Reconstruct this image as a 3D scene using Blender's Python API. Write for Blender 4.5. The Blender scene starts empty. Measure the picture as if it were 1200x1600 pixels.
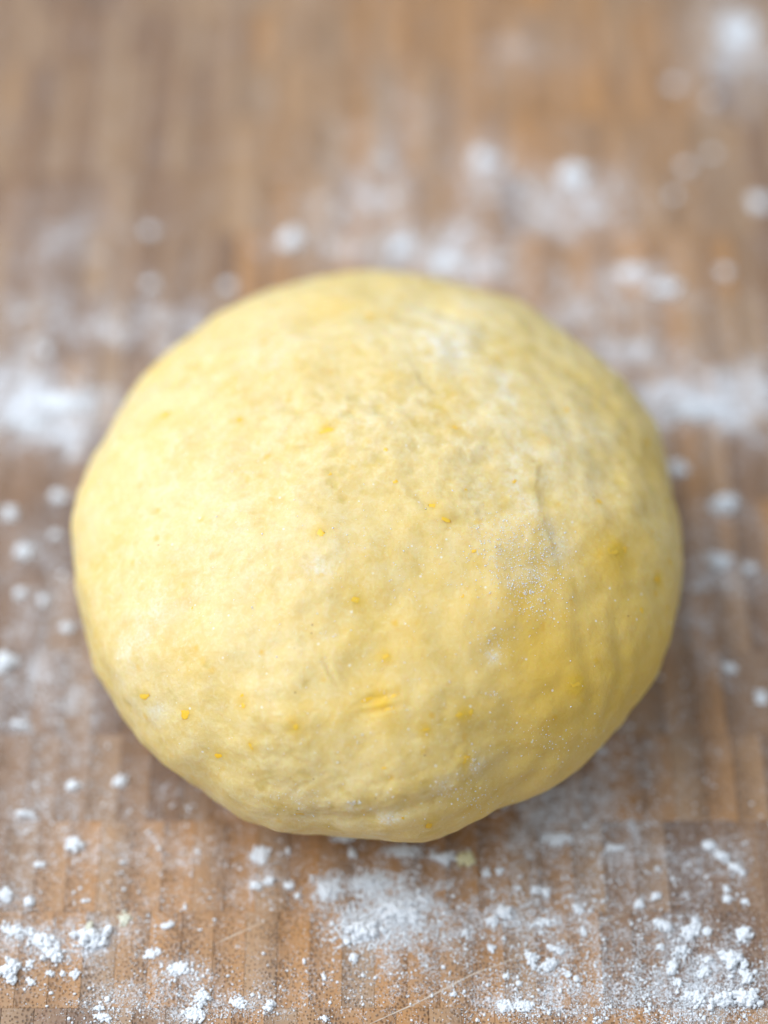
import bpy, bmesh, math, random
import numpy as np
from mathutils import Vector, Matrix
from mathutils.bvhtree import BVHTree

random.seed(7)
rng = np.random.default_rng(7)
S = bpy.context.scene

# ------------------------------------------------------------------ camera
ELEV = math.radians(53.0)          # how steeply the camera looks down
F_PX = 3650.0                      # focal length in photograph pixels (1200 wide)
DIST = 0.615
AIM = np.array([0.0013, 0.0105, 0.0390])
FWD = np.array([0.0, math.cos(ELEV), -math.sin(ELEV)])
RIGHT = np.array([1.0, 0.0, 0.0])
UP = np.array([0.0, math.sin(ELEV), math.cos(ELEV)])
CAM = AIM - DIST * FWD
cam_data = bpy.data.cameras.new('camera')
cam_data.sensor_fit = 'HORIZONTAL'
cam_data.sensor_width = 36.0
cam_data.lens = 36.0 * F_PX / 1200.0
cam_data.clip_start = 0.01
cam_data.clip_end = 20.0
cam_data.dof.use_dof = True
cam_data.dof.focus_distance = 0.567
cam_data.dof.aperture_fstop = 3.55
cam = bpy.data.objects.new('camera', cam_data)
S.collection.objects.link(cam)
cam.location = Vector(CAM)
cam.rotation_euler = (math.pi / 2 - ELEV, 0, 0)
S.camera = cam

# ------------------------------------------------------------------ light: a window on the left and the room's soft bounce
world = bpy.data.worlds.new('World')
S.world = world
world.use_nodes = True
bg = world.node_tree.nodes['Background']
bg.inputs['Color'].default_value = (0.76, 0.88, 1.0, 1)
bg.inputs['Strength'].default_value = 0.58

def window_light(name, loc, aim, sx, sy, power, color):
    l = bpy.data.lights.new(name, 'AREA')
    l.shape = 'RECTANGLE'; l.size = sx; l.size_y = sy
    l.energy = power; l.color = color
    o = bpy.data.objects.new(name, l)
    S.collection.objects.link(o)
    o.location = loc
    d = Vector(aim) - Vector(loc)
    o.rotation_euler = d.to_track_quat('-Z', 'Y').to_euler()
    return o
window_light('window_light', (-0.76, 0.08, 1.0), (0, 0, 0.02), 1.4, 1.2, 24.5, (0.86, 0.93, 1.0))

S.view_settings.view_transform = 'Standard'
S.view_settings.look = 'None'
S.view_settings.exposure = 0.0
S.view_settings.gamma = 1.0
S.render.film_transparent = False
S.cycles.max_bounces = 8
S.cycles.use_denoising = True
S.cycles.use_adaptive_sampling = True
S.cycles.adaptive_threshold = 0.015

# ------------------------------------------------------------------ projection helpers (photograph pixel <-> place)
def ray(px, py):
    d = FWD * F_PX + RIGHT * (px - 600.0) - UP * (py - 800.0)
    return d / np.linalg.norm(d)

def ground(px, py, z=0.0):
    d = ray(px, py)
    t = (z - CAM[2]) / d[2]
    return CAM + d * t

def project(P):
    v = P - CAM
    dep = v @ FWD
    return 600.0 + F_PX * (v @ RIGHT) / dep, 800.0 - F_PX * (v @ UP) / dep, dep

# === PURE
def perlin(P, seed=0):
    """gradient noise on an (n,3) array, about -1..1"""
    r = np.random.default_rng(seed)
    perm = r.permutation(256)
    perm = np.concatenate([perm, perm, perm])
    g = r.normal(size=(256, 3)); g /= np.linalg.norm(g, axis=1)[:, None]
    i = np.floor(P).astype(np.int64)
    f = P - i
    i &= 255
    u = f * f * f * (f * (f * 6 - 15) + 10)
    out = np.zeros(len(P))
    for dx in (0, 1):
        for dy in (0, 1):
            for dz in (0, 1):
                h = perm[perm[perm[(i[:, 0] + dx) & 255] + ((i[:, 1] + dy) & 255)] + ((i[:, 2] + dz) & 255)]
                gr = g[h]
                dot = gr[:, 0] * (f[:, 0] - dx) + gr[:, 1] * (f[:, 1] - dy) + gr[:, 2] * (f[:, 2] - dz)
                w = (u[:, 0] if dx else 1 - u[:, 0]) * (u[:, 1] if dy else 1 - u[:, 1]) * (u[:, 2] if dz else 1 - u[:, 2])
                out += w * dot
    return out * 1.6

def fbm(P, octaves=4, seed=0, gain=0.5):
    o = np.zeros(len(P)); a = 1.0
    for k in range(octaves):
        o += a * perlin(P * (2.03 ** k) + 13.7 * k, seed + k)
        a *= gain
    return o

A_RAD, C_UP, C_LOW = 0.0810, 0.0440, 0.0330
def dough_base(th, t, mult):
    """th azimuth, t 0 (crown) .. 1 (middle of the underside); mult: outline factor by azimuth (48 values)"""
    n = len(mult)
    x = (th % (2 * np.pi)) / (2 * np.pi) * n
    i0 = np.floor(x).astype(int) % n
    fr = x - np.floor(x)
    M = np.asarray(mult)
    a, b, c, d = M[(i0 - 1) % n], M[i0], M[(i0 + 1) % n], M[(i0 + 2) % n]
    # cubic B-spline through the table, so that the outline has no corners
    m = ((1 - fr) ** 3 * a + (3 * fr ** 3 - 6 * fr ** 2 + 4) * b + (-3 * fr ** 3 + 3 * fr ** 2 + 3 * fr + 1) * c + fr ** 3 * d) / 6
    ang = t * np.pi
    s, c = np.sin(ang), np.cos(ang)
    up = c >= 0
    p = np.where(up, 2.08, 2.4)
    cz = np.where(up, C_UP, C_LOW)
    k = (np.abs(s) ** p + np.abs(c) ** p) ** (-1.0 / p)
    r = A_RAD * k * np.abs(s)
    z = cz * k * c
    mm = 1 + (m - 1) * np.clip(s, 0, 1) ** 1.5
    return np.stack([r * mm * np.cos(th), r * mm * np.sin(th), C_LOW + z], axis=1)
# === END
MULT = [0.983, 0.989, 0.985, 1.033, 1.051, 1.075, 1.069, 1.084, 1.121, 1.128, 1.137, 1.142, 1.147, 1.16, 1.151, 1.164, 1.121, 1.077, 1.065, 1.048, 1.034, 1.023, 1.012, 1.001, 0.988, 0.977, 0.973, 0.975, 0.979, 0.99, 0.988, 0.989, 0.971, 1.016, 0.996, 0.973, 0.998, 1.015, 0.997, 0.935, 0.963, 0.97, 0.971, 0.971, 0.976, 0.974, 0.972, 0.979]

# ------------------------------------------------------------------ object helpers
COL = S.collection
def link(name, mesh, mat=None, parent=None):
    o = bpy.data.objects.new(name, mesh)
    COL.objects.link(o)
    if mat is not None and not mesh.materials:
        mesh.materials.append(mat)
    if parent is not None:
        o.parent = parent
    return o

def tag(o, label, cat, group=None, kind=None):
    o['label'] = label
    o['category'] = cat
    if group: o['group'] = group
    if kind: o['kind'] = kind
    return o

def np_mesh(name, V, F, smooth=True):
    """V (n,3) float, F (m,k) int with k = 3 or 4"""
    me = bpy.data.meshes.new(name)
    V = np.asarray(V, dtype=np.float32); F = np.asarray(F, dtype=np.int32)
    m, k = F.shape
    me.vertices.add(len(V)); me.vertices.foreach_set('co', V.ravel())
    me.loops.add(m * k); me.loops.foreach_set('vertex_index', F.ravel())
    me.polygons.add(m)
    me.polygons.foreach_set('loop_start', np.arange(0, m * k, k, dtype=np.int32))
    me.polygons.foreach_set('loop_total', np.full(m, k, dtype=np.int32))
    me.polygons.foreach_set('use_smooth', np.full(m, smooth, dtype=bool))
    me.update(calc_edges=True); me.validate()
    return me

class NT:
    """short hand for node trees"""
    def __init__(self, name):
        self.mat = bpy.data.materials.new(name); self.mat.use_nodes = True
        self.t = self.mat.node_tree
        self.b = self.t.nodes['Principled BSDF']
    def n(self, kind, **kw):
        nd = self.t.nodes.new(kind)
        for k, v in kw.items():
            if k.startswith('i_'):
                nd.inputs[k[2:].replace('_', ' ')].default_value = v
            else:
                setattr(nd, k, v)
        return nd
    def l(self, a, b): self.t.links.new(a, b)
    def put(self, v, sock):
        if hasattr(v, 'is_linked') or hasattr(v, 'links'): self.l(v, sock)
        else: sock.default_value = v
    def math(self, op, a, b=None, c=None, clamp=False):
        nd = self.t.nodes.new('ShaderNodeMath'); nd.operation = op; nd.use_clamp = clamp
        for i, v in enumerate((a, b, c)):
            if v is not None: self.put(v, nd.inputs[i])
        return nd.outputs[0]
    def vmath(self, op, a, b=None):
        nd = self.t.nodes.new('ShaderNodeVectorMath'); nd.operation = op
        for i, v in enumerate((a, b)):
            if v is not None: self.put(v, nd.inputs[i])
        return nd.outputs['Value'] if op in ('LENGTH', 'DISTANCE', 'DOT_PRODUCT') else nd.outputs['Vector']
    def mix(self, f, a, b, mode='MIX'):
        nd = self.t.nodes.new('ShaderNodeMix'); nd.data_type = 'RGBA'; nd.blend_type = mode
        self.put(f, nd.inputs[0]); self.put(a, nd.inputs[6]); self.put(b, nd.inputs[7])
        return nd.outputs[2]
    def rng(self, v, a, b, c=0.0, d=1.0, smooth=False):
        nd = self.t.nodes.new('ShaderNodeMapRange'); nd.clamp = True
        if smooth: nd.interpolation_type = 'SMOOTHSTEP'
        self.put(v, nd.inputs[0])
        for i, x in enumerate((a, b, c, d)): self.put(x, nd.inputs[1 + i])
        return nd.outputs[0]
    def noise(self, vec, scale, detail=3, rough=0.55, dist=0.0):
        nd = self.n('ShaderNodeTexNoise'); self.l(vec, nd.inputs['Vector'])
        nd.inputs['Scale'].default_value = scale; nd.inputs['Detail'].default_value = detail
        nd.inputs['Roughness'].default_value = rough; nd.inputs['Distortion'].default_value = dist
        return nd.outputs['Fac']
    def bump(self, h, dist, strength=1.0, prev=None):
        nd = self.n('ShaderNodeBump'); self.l(h, nd.inputs['Height'])
        nd.inputs['Distance'].default_value = dist; nd.inputs['Strength'].default_value = strength
        if prev is not None: self.l(prev, nd.inputs['Normal'])
        return nd.outputs['Normal']

FLOUR_COL = (0.81, 0.83, 0.88, 1)

# ------------------------------------------------------------------ where the flour lies: photograph px, py, radius x, radius y, film, grains
DUST = [
    # front of the board
    (60, 1470, 75, 28, .62, 2.6), (10, 1410, 40, 30, .35, 1.2), (150, 1480, 60, 30, .30, 1.2),
    (190, 1565, 75, 30, .35, 2.4), (270, 1520, 45, 22, .45, 2.0), (300, 1575, 45, 35, .40, 2.2),
    (395, 1570, 50, 18, .30, 2.0), (415, 1375, 45, 40, .25, 1.0), (515, 1390, 45, 30, .22, 1.4),
    (600, 1425, 75, 45, .30, 3.6), (660, 1450, 85, 55, .22, 2.8), (640, 1335, 70, 18, .30, 1.4),
    (640, 1500, 60, 35, .18, 1.4), (800, 1430, 95, 35, .26, 2.2), (870, 1500, 60, 35, .30, 1.8),
    (810, 1565, 70, 32, .38, 2.2), (930, 1470, 80, 60, .14, 1.2), (1000, 1560, 150, 45, .34, 3.2),
    (1120, 1540, 95, 60, .42, 3.0), (1060, 1470, 60, 45, .30, 1.6), (1130, 1350, 45, 35, .22, .7),
    (870, 1290, 95, 55, .48, 1.3), (860, 1240, 80, 30, .48, 1.0), (980, 1180, 85, 70, .36, .7),
    (950, 1390, 160, 60, .14, .6), (1000, 1330, 130, 60, .20, .6), (730, 1390, 110, 40, .12, 1.2),
    (90, 1260, 110, 60, .26, .6), (220, 1340, 200, 50, .20, .6), (330, 1240, 90, 40, .22, .5),
    (200, 1430, 120, 40, .14, .5), (560, 1540, 300, 40, .10, .7),
    # left of the dough
    (90, 1100, 100, 80, .36, .7), (80, 960, 80, 110, .30, .6), (60, 850, 60, 60, .22, .5),
    (70, 640, 130, 52, .85, 2.4), (10, 600, 60, 60, .55, .8), (110, 700, 100, 26, .28, .3),
    (240, 510, 170, 50, .48, .5), (100, 370, 90, 60, .38, .3), (60, 480, 90, 70, .22, .2),
    # behind the dough
    (455, 375, 60, 38, .30, .5), (690, 400, 130, 50, .72, 1.4), (600, 260, 80, 70, .36, .3),
    (755, 265, 45, 75, .46, .4), (880, 300, 110, 55, .50, .9), (930, 340, 80, 40, .35, .4),
    (820, 85, 80, 40, .28, .2), (1150, 75, 75, 80, .62, .9), (900, 480, 140, 45, .52, .5),
    (1010, 435, 70, 35, .40, .5), (640, 170, 50, 50, .25, .1), (550, 330, 80, 60, .35, .2),
    # right of the dough
    (1080, 635, 140, 52, .80, 1.6), (980, 560, 110, 45, .45, .4), (1190, 610, 80, 80, .35, .5),
    (1110, 880, 80, 50, .38, 1.0), (1090, 1000, 60, 90, .36, .6), (1130, 800, 50, 26, .25, .6),
    (1180, 960, 60, 80, .16, .3),
]

def splats():
    out = []
    for px, py, rx, ry, fi, gr in DUST:
        c = ground(px, py)
        a = ground(px + rx, py)[0] - c[0]
        b = abs(ground(px, py - ry)[1] - ground(px, py + ry)[1]) / 2
        out.append((c[0], c[1], a, b, fi, gr))
    return out
SPL = splats()

# ------------------------------------------------------------------ bamboo end-grain material with the thin flour film
def wood_material():
    m = NT('bamboo_end_grain')
    geo = m.n('ShaderNodeNewGeometry'); pos = geo.outputs['Position']
    tint = m.n('ShaderNodeAttribute', attribute_name='tint')
    tsep = m.n('ShaderNodeSeparateColor'); m.l(tint.outputs['Color'], tsep.inputs[0])
    r1, r2, gx = tsep.outputs[0], tsep.outputs[1], tsep.outputs[2]   # tint, second random, 0..1 across the piece
    # wood colour per piece: tan, umber, orange
    ramp = m.n('ShaderNodeValToRGB'); m.l(r1, ramp.inputs[0])
    e = ramp.color_ramp.elements
    e[0].position = 0.0; e[0].color = (0.135, 0.062, 0.034, 1)
    e[1].position = 1.0; e[1].color = (0.52, 0.225, 0.055, 1)
    for p, c in ((.3, (0.25, 0.122, 0.060, 1)), (.55, (0.41, 0.245, 0.135, 1)), (.8, (0.44, 0.205, 0.068, 1))):
        k = e.new(p); k.color = c
    big = m.noise(pos, 28, 4, .6)
    col = m.mix(m.math('MULTIPLY', m.rng(big, .42, .72), .35), ramp.outputs[0], (0.22, 0.11, 0.055, 1))
    fine = m.noise(pos, 900, 3, .6)
    col = m.mix(m.math('MULTIPLY', m.rng(fine, .35, .65), .35), col, (0.42, 0.29, 0.17, 1))
    col = m.mix(m.math('MULTIPLY', m.rng(gx, .3, 1.0), .45), col, (0.17, 0.085, 0.04, 1))
    # dark vessel dots, denser towards one face of each piece
    off = m.n('ShaderNodeCombineXYZ'); m.l(m.math('MULTIPLY', r2, 3.1), off.inputs[0]); m.l(m.math('MULTIPLY', r1, 5.7), off.inputs[1])
    vv = m.vmath('ADD', pos, off.outputs[0])
    flat = m.vmath('MULTIPLY', vv, (1.0, 0.9, 0.0))
    vor = m.n('ShaderNodeTexVoronoi', voronoi_dimensions='2D', feature='F1')
    m.l(flat, vor.inputs['Vector']); vor.inputs['Scale'].default_value = 930; vor.inputs['Randomness'].default_value = .85
    rad = m.rng(gx, 0, 1, .15, .36)
    dots = m.math('SUBTRACT', 1.0, m.rng(vor.outputs['Distance'], m.math('MULTIPLY', rad, .55), m.math('MULTIPLY', rad, 1.25)))
    dn = m.noise(pos, 160, 3, .6)
    dots = m.math('MULTIPLY', dots, m.rng(dn, .32, .52, .15, 1))
    col = m.mix(m.math('MULTIPLY', dots, .62), col, (0.045, 0.022, 0.012, 1))
    # flour film, strongest in the patches where the flour fell
    total = tint.outputs['Alpha']
    n1 = m.noise(pos, 95, 5, .62, .3)
    n2 = m.noise(pos, 1500, 2, .6)
    n3 = m.noise(pos, 420, 4, .65)
    total = m.math('ADD', total, m.math('ADD', m.math('MULTIPLY', m.rng(n1, .40, .75), .14), .02))
    cov = m.math('MULTIPLY', total, m.rng(n1, .25, .68, .35, 1.5))
    sp = m.math('ADD', m.math('MULTIPLY', n2, .55), m.math('MULTIPLY', n3, .45))
    edge = m.rng(cov, 0, 1, .66, .36)
    film = m.math('MULTIPLY', m.rng(sp, m.math('SUBTRACT', edge, .07), m.math('ADD', edge, .07)), .85)
    film = m.math('ADD', film, m.math('MULTIPLY', cov, .22))
    film = m.math('MULTIPLY', film, m.math('SUBTRACT', 1.0, m.math('MULTIPLY', dots, .5)))
    film = m.math('MINIMUM', film, .92)
    col = m.mix(film, col, FLOUR_COL)
    m.l(col, m.b.inputs['Base Color'])
    rough = m.rng(film, 0, .5, .42, .95)
    m.l(rough, m.b.inputs['Roughness'])
    m.b.inputs['Specular IOR Level'].default_value = 0.5
    h = m.math('SUBTRACT', m.math('MULTIPLY', fine, .35), m.math('MULTIPLY', dots, 1.0))
    nb = m.bump(h, .00022, .7)
    nb = m.bump(film, .0003, .35, nb)
    m.l(nb, m.b.inputs['Normal'])
    return m.mat
WOOD = wood_material()

m = NT('dark_joint'); m.b.inputs['Base Color'].default_value = (0.06, 0.032, 0.018, 1); m.b.inputs['Roughness'].default_value = .8
JOINT = m.mat

# ------------------------------------------------------------------ the cutting board: every bamboo piece a block of its own
BW = 0.00805                                    # width of a piece
yA, yB = ground(600, 1575)[1], ground(600, 1425)[1]
BL = yB - yA                                    # length of a row of pieces
x_ph = ground(332, 1500)[0]
X0, X1, Y0, Y1 = -0.225, 0.225, -0.225, 0.40
THICK = 0.022
GAP, GAPY = 0.00004, 0.00001

def board_base():
    bm = bmesh.new()
    bmesh.ops.create_cube(bm, size=1)
    bmesh.ops.scale(bm, vec=(X1 - X0 - .002, Y1 - Y0 - .002, THICK - .0012), verts=bm.verts)
    bmesh.ops.translate(bm, vec=((X0 + X1) / 2, (Y0 + Y1) / 2, -(THICK - .0012) / 2 - .0012), verts=bm.verts)
    me = bpy.data.meshes.new('cutting_board'); bm.to_mesh(me); bm.free()
    return me
board = link('cutting_board', board_base(), JOINT)
tag(board, 'brown end-grain bamboo cutting board dusted with white flour under the dough', 'cutting board')

def film_at(X, Y):
    t = np.zeros(len(X))
    for (cx, cy, a, b, fi, gr) in SPL:
        t += fi * (.66 if cy > .02 else .66) * np.exp(-((X - cx) / a) ** 2 - ((Y - cy) / b) ** 2)
    return t

NX, NY = 2, 7
def block_geo(xc, yc, dz, r1, r2, flip, ch=0.00006):
    """one piece with chamfered top edges; its colours carry tint, a random, the place across the piece and the flour on it"""
    x, y = BW / 2 - GAP, BL / 2 - GAPY
    zb = -0.0011
    V = [(-x, -y, zb), (x, -y, zb), (x, y, zb), (-x, y, zb),
         (-x, -y, -ch), (x, -y, -ch), (x, y, -ch), (-x, y, -ch)]
    F = []
    for k in range(4):
        F.append((k, (k + 1) % 4, (k + 1) % 4 + 4, k + 4))
    o = 8
    for j in range(NY + 1):
        for i in range(NX + 1):
            V.append((-x + ch + (2 * x - 2 * ch) * i / NX, -y + ch + (2 * y - 2 * ch) * j / NY, 0))
    W = NX + 1
    for j in range(NY):
        for i in range(NX):
            q = o + j * W + i
            F.append((q, q + 1, q + 1 + W, q + W))
    c = [o, o + NX, o + NY * W + NX, o + NY * W]
    for k in range(4):
        F.append((k + 4, (k + 1) % 4 + 4, c[(k + 1) % 4], c[k]))
    V = np.array(V)
    g = (V[:, 0] + x) / (2 * x)
    C = np.stack([np.full(len(V), r1), np.full(len(V), r2), 1 - g if flip else g, film_at(V[:, 0] + xc, V[:, 1] + yc)], 1)
    return V, np.array(F), C

def tint_mesh(name, V, F, C):
    me = np_mesh(name, V, F, smooth=False)
    at = me.color_attributes.new('tint', 'FLOAT_COLOR', 'POINT')
    at.data.foreach_set('color', np.asarray(C, dtype=np.float32).ravel())
    me.materials.append(WOOD)
    return me

variants = [((k * 0.618) % 1.0, random.random(), random.random() < .5) for k in range(40)]

rows = []
k0 = math.floor((Y0 - yA) / BL); k1 = math.ceil((Y1 - yA) / BL)
spots = []
COLT = {}
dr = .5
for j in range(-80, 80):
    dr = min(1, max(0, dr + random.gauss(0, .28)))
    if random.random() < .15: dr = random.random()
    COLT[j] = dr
ph_far = random.uniform(0, BW)
for k in range(k0, k1):
    yc = yA + (k + .5) * BL
    if yc - BL / 2 < Y0 - 1e-6 or yc + BL / 2 > Y1 + 1e-6: continue
    if k == 0: ph = x_ph
    elif k == 1: ph = ground(350, 1400)[0]
    else: ph = ph_far + random.uniform(-.1, .1) * BW
    drift = random.uniform(.2, .8)
    n0 = math.ceil((X0 + BW / 2 - ph) / BW); n1 = math.floor((X1 - BW / 2 - ph) / BW)
    for j in range(n0, n1):
        xc = ph + (j + .5) * BW
        bias = (.55 if xc < -.01 else .85) if yc > .06 else .5      # far left: window sheen painted in as tan; far right: orange canes
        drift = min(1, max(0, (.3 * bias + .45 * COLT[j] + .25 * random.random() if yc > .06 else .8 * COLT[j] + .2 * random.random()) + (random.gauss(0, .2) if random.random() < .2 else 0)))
        # nearest variant to the drifting tint, so that strips cut from one cane stay alike
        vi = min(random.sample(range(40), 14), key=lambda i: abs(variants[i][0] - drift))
        P = np.array([[xc, yc, 0.0], [xc - BW / 2, yc - BL / 2, 0], [xc + BW / 2, yc + BL / 2, 0]])
        px, py, dep = project(P)
        inside = -10 < px[0] < 1210 and -30 < py[0] < 1630
        under = math.hypot((px[0] - 592) / 450, (py[0] - 874) / 400) < 1
        area = abs((px[2] - px[1]) * (py[2] - py[1]))
        spots.append((xc, yc, vi, area if (inside and not under) else 0.0))
order = sorted(range(len(spots)), key=lambda i: -spots[i][3])
single = set(i for i in order[:300] if spots[i][3] > 0)
VV, FF, CC, nb_ = [], [], [], 0
for i, (xc, yc, vi, _) in enumerate(spots):
    dz = random.gauss(0, .00003)
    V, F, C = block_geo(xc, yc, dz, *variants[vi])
    if i in single:
        o = link('bamboo_block', tint_mesh('bamboo_block', V, F, C), None, board)
        o.location = (xc, yc, dz)
    else:
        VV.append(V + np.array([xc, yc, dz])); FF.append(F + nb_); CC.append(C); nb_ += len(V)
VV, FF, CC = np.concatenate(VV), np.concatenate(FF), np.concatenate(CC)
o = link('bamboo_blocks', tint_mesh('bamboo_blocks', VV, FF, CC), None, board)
o['kind'] = 'stuff'

# knife scratches: thin pale raised slivers of fibre
m = NT('scratched_fibre'); m.b.inputs['Base Color'].default_value = (0.62, 0.50, 0.40, 1); m.b.inputs['Roughness'].default_value = .6
SCR = m.mat
def scratch(pts, w):
    P = [ground(*p) for p in pts]
    Q = []
    for a, b in zip(P[:-1], P[1:]):
        for k in range(8): Q.append(a + (b - a) * k / 8)
    Q.append(P[-1]); Q = np.array(Q); n = len(Q)
    Q[:, :2] += .00012 * np.stack([perlin(Q * 90 + 3, 5), perlin(Q * 90 + 9, 6)], 1)
    V, F = [], []
    for i in range(n):
        d = Q[min(i + 1, n - 1)] - Q[max(i - 1, 0)]; d /= np.linalg.norm(d)
        s = np.array([-d[1], d[0], 0]); ww = w * (.25 + .75 * math.sin(math.pi * (i + .6) / (n + .2))) * random.uniform(.6, 1.2)
        for u, z in ((-1, .00001), (0, .00011), (1, .00001)):
            V.append(Q[i] + s * u * ww + np.array([0, 0, z]))
    for i in range(n - 1):
        a = i * 3
        F += [(a, a + 3, a + 4, a + 1), (a + 1, a + 4, a + 5, a + 2)]
    link('knife_scratch', np_mesh('knife_scratch', V, F), SCR, board)
scratch([(560, 1608), (650, 1568), (740, 1522), (830, 1488)], .00022)
scratch([(870, 1470), (930, 1445), (985, 1425)], .00014)
scratch([(195, 1553), (250, 1525), (305, 1502)], .00014)
scratch([(330, 1478), (380, 1455), (425, 1432)], .00018)
scratch([(230, 1370), (290, 1335), (350, 1300)], .00014)

# ------------------------------------------------------------------ the dough
def grid_dough(n):
    """evenly meshed ball (six gridded faces pushed out to the dough's shape)"""
    u = np.tan(np.linspace(-1, 1, n + 1) * np.pi / 4)
    A, B = np.meshgrid(u, u, indexing='ij'); A, B = A.ravel(), B.ravel(); one = np.ones_like(A)
    i, j = np.meshgrid(np.arange(n), np.arange(n), indexing='ij'); q = (i * (n + 1) + j).ravel()
    quad = np.stack([q, q + n + 1, q + n + 2, q + 1], 1)
    D, Q = [], []
    for k, (x, y, z) in enumerate(((one, A, B), (-one, B, A), (B, one, A), (A, -one, B), (A, B, one), (B, A, -one))):
        D.append(np.stack([x, y, z], 1)); Q.append(quad + k * len(A))
    D = np.concatenate(D); D /= np.linalg.norm(D, axis=1)[:, None]
    K = np.round((D + 1) * 400000).astype(np.int64); K = (K[:, 0] * 1000003 + K[:, 1]) * 1000003 + K[:, 2]
    _, first, inv = np.unique(K, return_index=True, return_inverse=True)
    D = D[first]; Q = inv.ravel()[np.concatenate(Q)]
    th = np.arctan2(D[:, 1], D[:, 0]); t = np.arccos(np.clip(D[:, 2], -1, 1)) / np.pi
    return dough_base(th, t, MULT), Q
bV, bF = grid_dough(44)
bvh0 = BVHTree.FromPolygons([Vector(v) for v in bV], [tuple(int(x) for x in f) for f in bF])
def on_dough(px, py, tree=None):
    hit, nrm, _, _ = (tree or bvh0).ray_cast(Vector(CAM), Vector(ray(px, py)))
    k = 0
    while hit is None and tree is None and k < 40:      # just off the rim: step in towards the middle
        px, py, k = px + (592 - px) * .02, py + (874 - py) * .02, k + 1
        hit, nrm, _, _ = bvh0.ray_cast(Vector(CAM), Vector(ray(px, py)))
    return (np.array(hit), np.array(nrm)) if hit is not None else (None, None)

V, F = grid_dough(230)
dough_me = np_mesh('dough_ball', V, F)
Nn = np.empty(len(V) * 3, np.float32); dough_me.vertices.foreach_get('normal', Nn); Nn = Nn.reshape(-1, 3).astype(float)
disp = np.zeros(len(V))
# soft lumps from kneading
disp += .0014 * fbm(V * 32, 2, 11)
disp += .00070 * fbm(V * 85 + 5, 2, 21)
rough_amt = np.full(len(V), .35)
def near(px, py, r):
    p, _ = on_dough(px, py)
    d2 = ((V - p) ** 2).sum(1)
    return np.exp(-d2 / (r * r))
for (px, py, r, w) in ((600, 640, .022, .8), (720, 690, .018, .7), (500, 690, .018, .6), (800, 800, .016, .6), (560, 500, .024, .5),
                       (720, 1200, .012, .9), (460, 1240, .012, .9), (600, 1260, .014, .8), (860, 560, .02, .7), (400, 850, .02, .6), (430, 1150, .012, .5), (960, 700, .02, .6)):
    rough_amt += w * near(px, py, r)
rn = fbm(V * np.array([210, 260, 230]) + 1.5, 4, 31, .55)
disp += .00019 * rough_amt * rn
# little torn hollows in the rough patches
pit = np.clip(fbm(V * 150 + 40, 3, 51) - .55, 0, 1)
disp -= .00035 * pit * np.clip(rough_amt, .35, 1.4)
disp += .00005 * fbm(V * 900, 2, 61)

def poly_dist(pts):
    """distance of every vertex to a polyline on the dough and which side it lies on"""
    P = [on_dough(*p)[0] for p in pts]
    best = np.full(len(V), 1e9); side = np.zeros(len(V)); along = np.zeros(len(V))
    n = len(P) - 1
    nm = on_dough(*pts[len(pts) // 2])[1]
    for k in range(n):
        a, b = P[k], P[k + 1]; d = b - a
        u = np.clip(((V - a) @ d) / (d @ d), 0, 1)
        q = a + u[:, None] * d
        e = V - q
        dist = np.sqrt((e ** 2).sum(1))
        s = e @ np.cross(d / np.linalg.norm(d), nm)
        mk = dist < best
        best[mk] = dist[mk]; side[mk] = s[mk]; along[mk] = (k + u[mk]) / n
    return best, side, along
def ledge(pts, h, w_in, w_out, sgn=1, jag=.0013):
    """a fold: dough stands proud on one side and drops off sharply on the other"""
    d, s, al = poly_dist(pts)
    s = s * sgn + jag * perlin(V * 420, 71)
    env = np.sin(np.pi * np.clip(al, .02, .98)) ** .6 * np.exp(-(d / max(w_in, w_out) / 1.6) ** 4)
    prof = np.where(s > 0, np.exp(-s / w_in), -np.exp(-(-s) / w_out) * .7)
    sm = np.tanh(s / .00100)
    global disp
    disp = disp + h * env * np.abs(prof) * sm * np.where(s > 0, 1, .8)
def groove(pts, depth, w):
    d, s, al = poly_dist(pts)
    global disp
    disp = disp - depth * np.exp(-(d / w) ** 2) * np.sin(np.pi * np.clip(al, .04, .96)) ** .5 + depth * .4 * np.exp(-((d - 2 * w) / w) ** 2) * np.sin(np.pi * np.clip(al, .04, .96))
ledge([(790, 690), (842, 725), (848, 790), (868, 875)], .0005, .0045, .0030, 1)
ledge([(590, 760), (625, 752), (652, 780), (668, 800)], .00040, .0035, .0025, 1)
ledge([(640, 815), (700, 815), (745, 800), (770, 775)], .0004, .002, .002, -1)
ledge([(470, 640), (540, 655), (600, 640), (660, 655)], .0005, .003, .002, 1)
ledge([(650, 690), (720, 700), (770, 680)], .0005, .003, .002, 1)
ledge([(640, 560), (660, 600), (690, 620)], .0006, .003, .002, 1)
ledge([(690, 1225), (725, 1215), (745, 1225), (760, 1212)], .0004, .002, .0015, 1)
ledge([(720, 1205), (745, 1200), (750, 1185)], .0003, .0015, .0015, 1)
groove([(505, 1030), (515, 1050), (530, 1072)], .0004, .0006)
groove([(560, 1100), (585, 1092), (625, 1082)], .00028, .0009)
groove([(565, 1112), (600, 1108), (620, 1102)], .0002, .0007)
groove([(430, 1295), (520, 1275), (640, 1262), (760, 1210), (850, 1160)], .0009, .0030)
groove([(795, 1258), (830, 1215), (880, 1150)], .0009, .0030)
groove([(905, 985), (925, 1080), (900, 1180)], .0004, .0020)
groove([(955, 960), (970, 1050), (945, 1130)], .0004, .0020)
groove([(470, 500), (520, 488), (560, 480)], .0008, .0025)
groove([(640, 470), (690, 480), (720, 500)], .0006, .0025)
V2 = V + Nn * disp[:, None]
V2[:, 2] = np.maximum(V2[:, 2], 0.0004)

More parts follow.
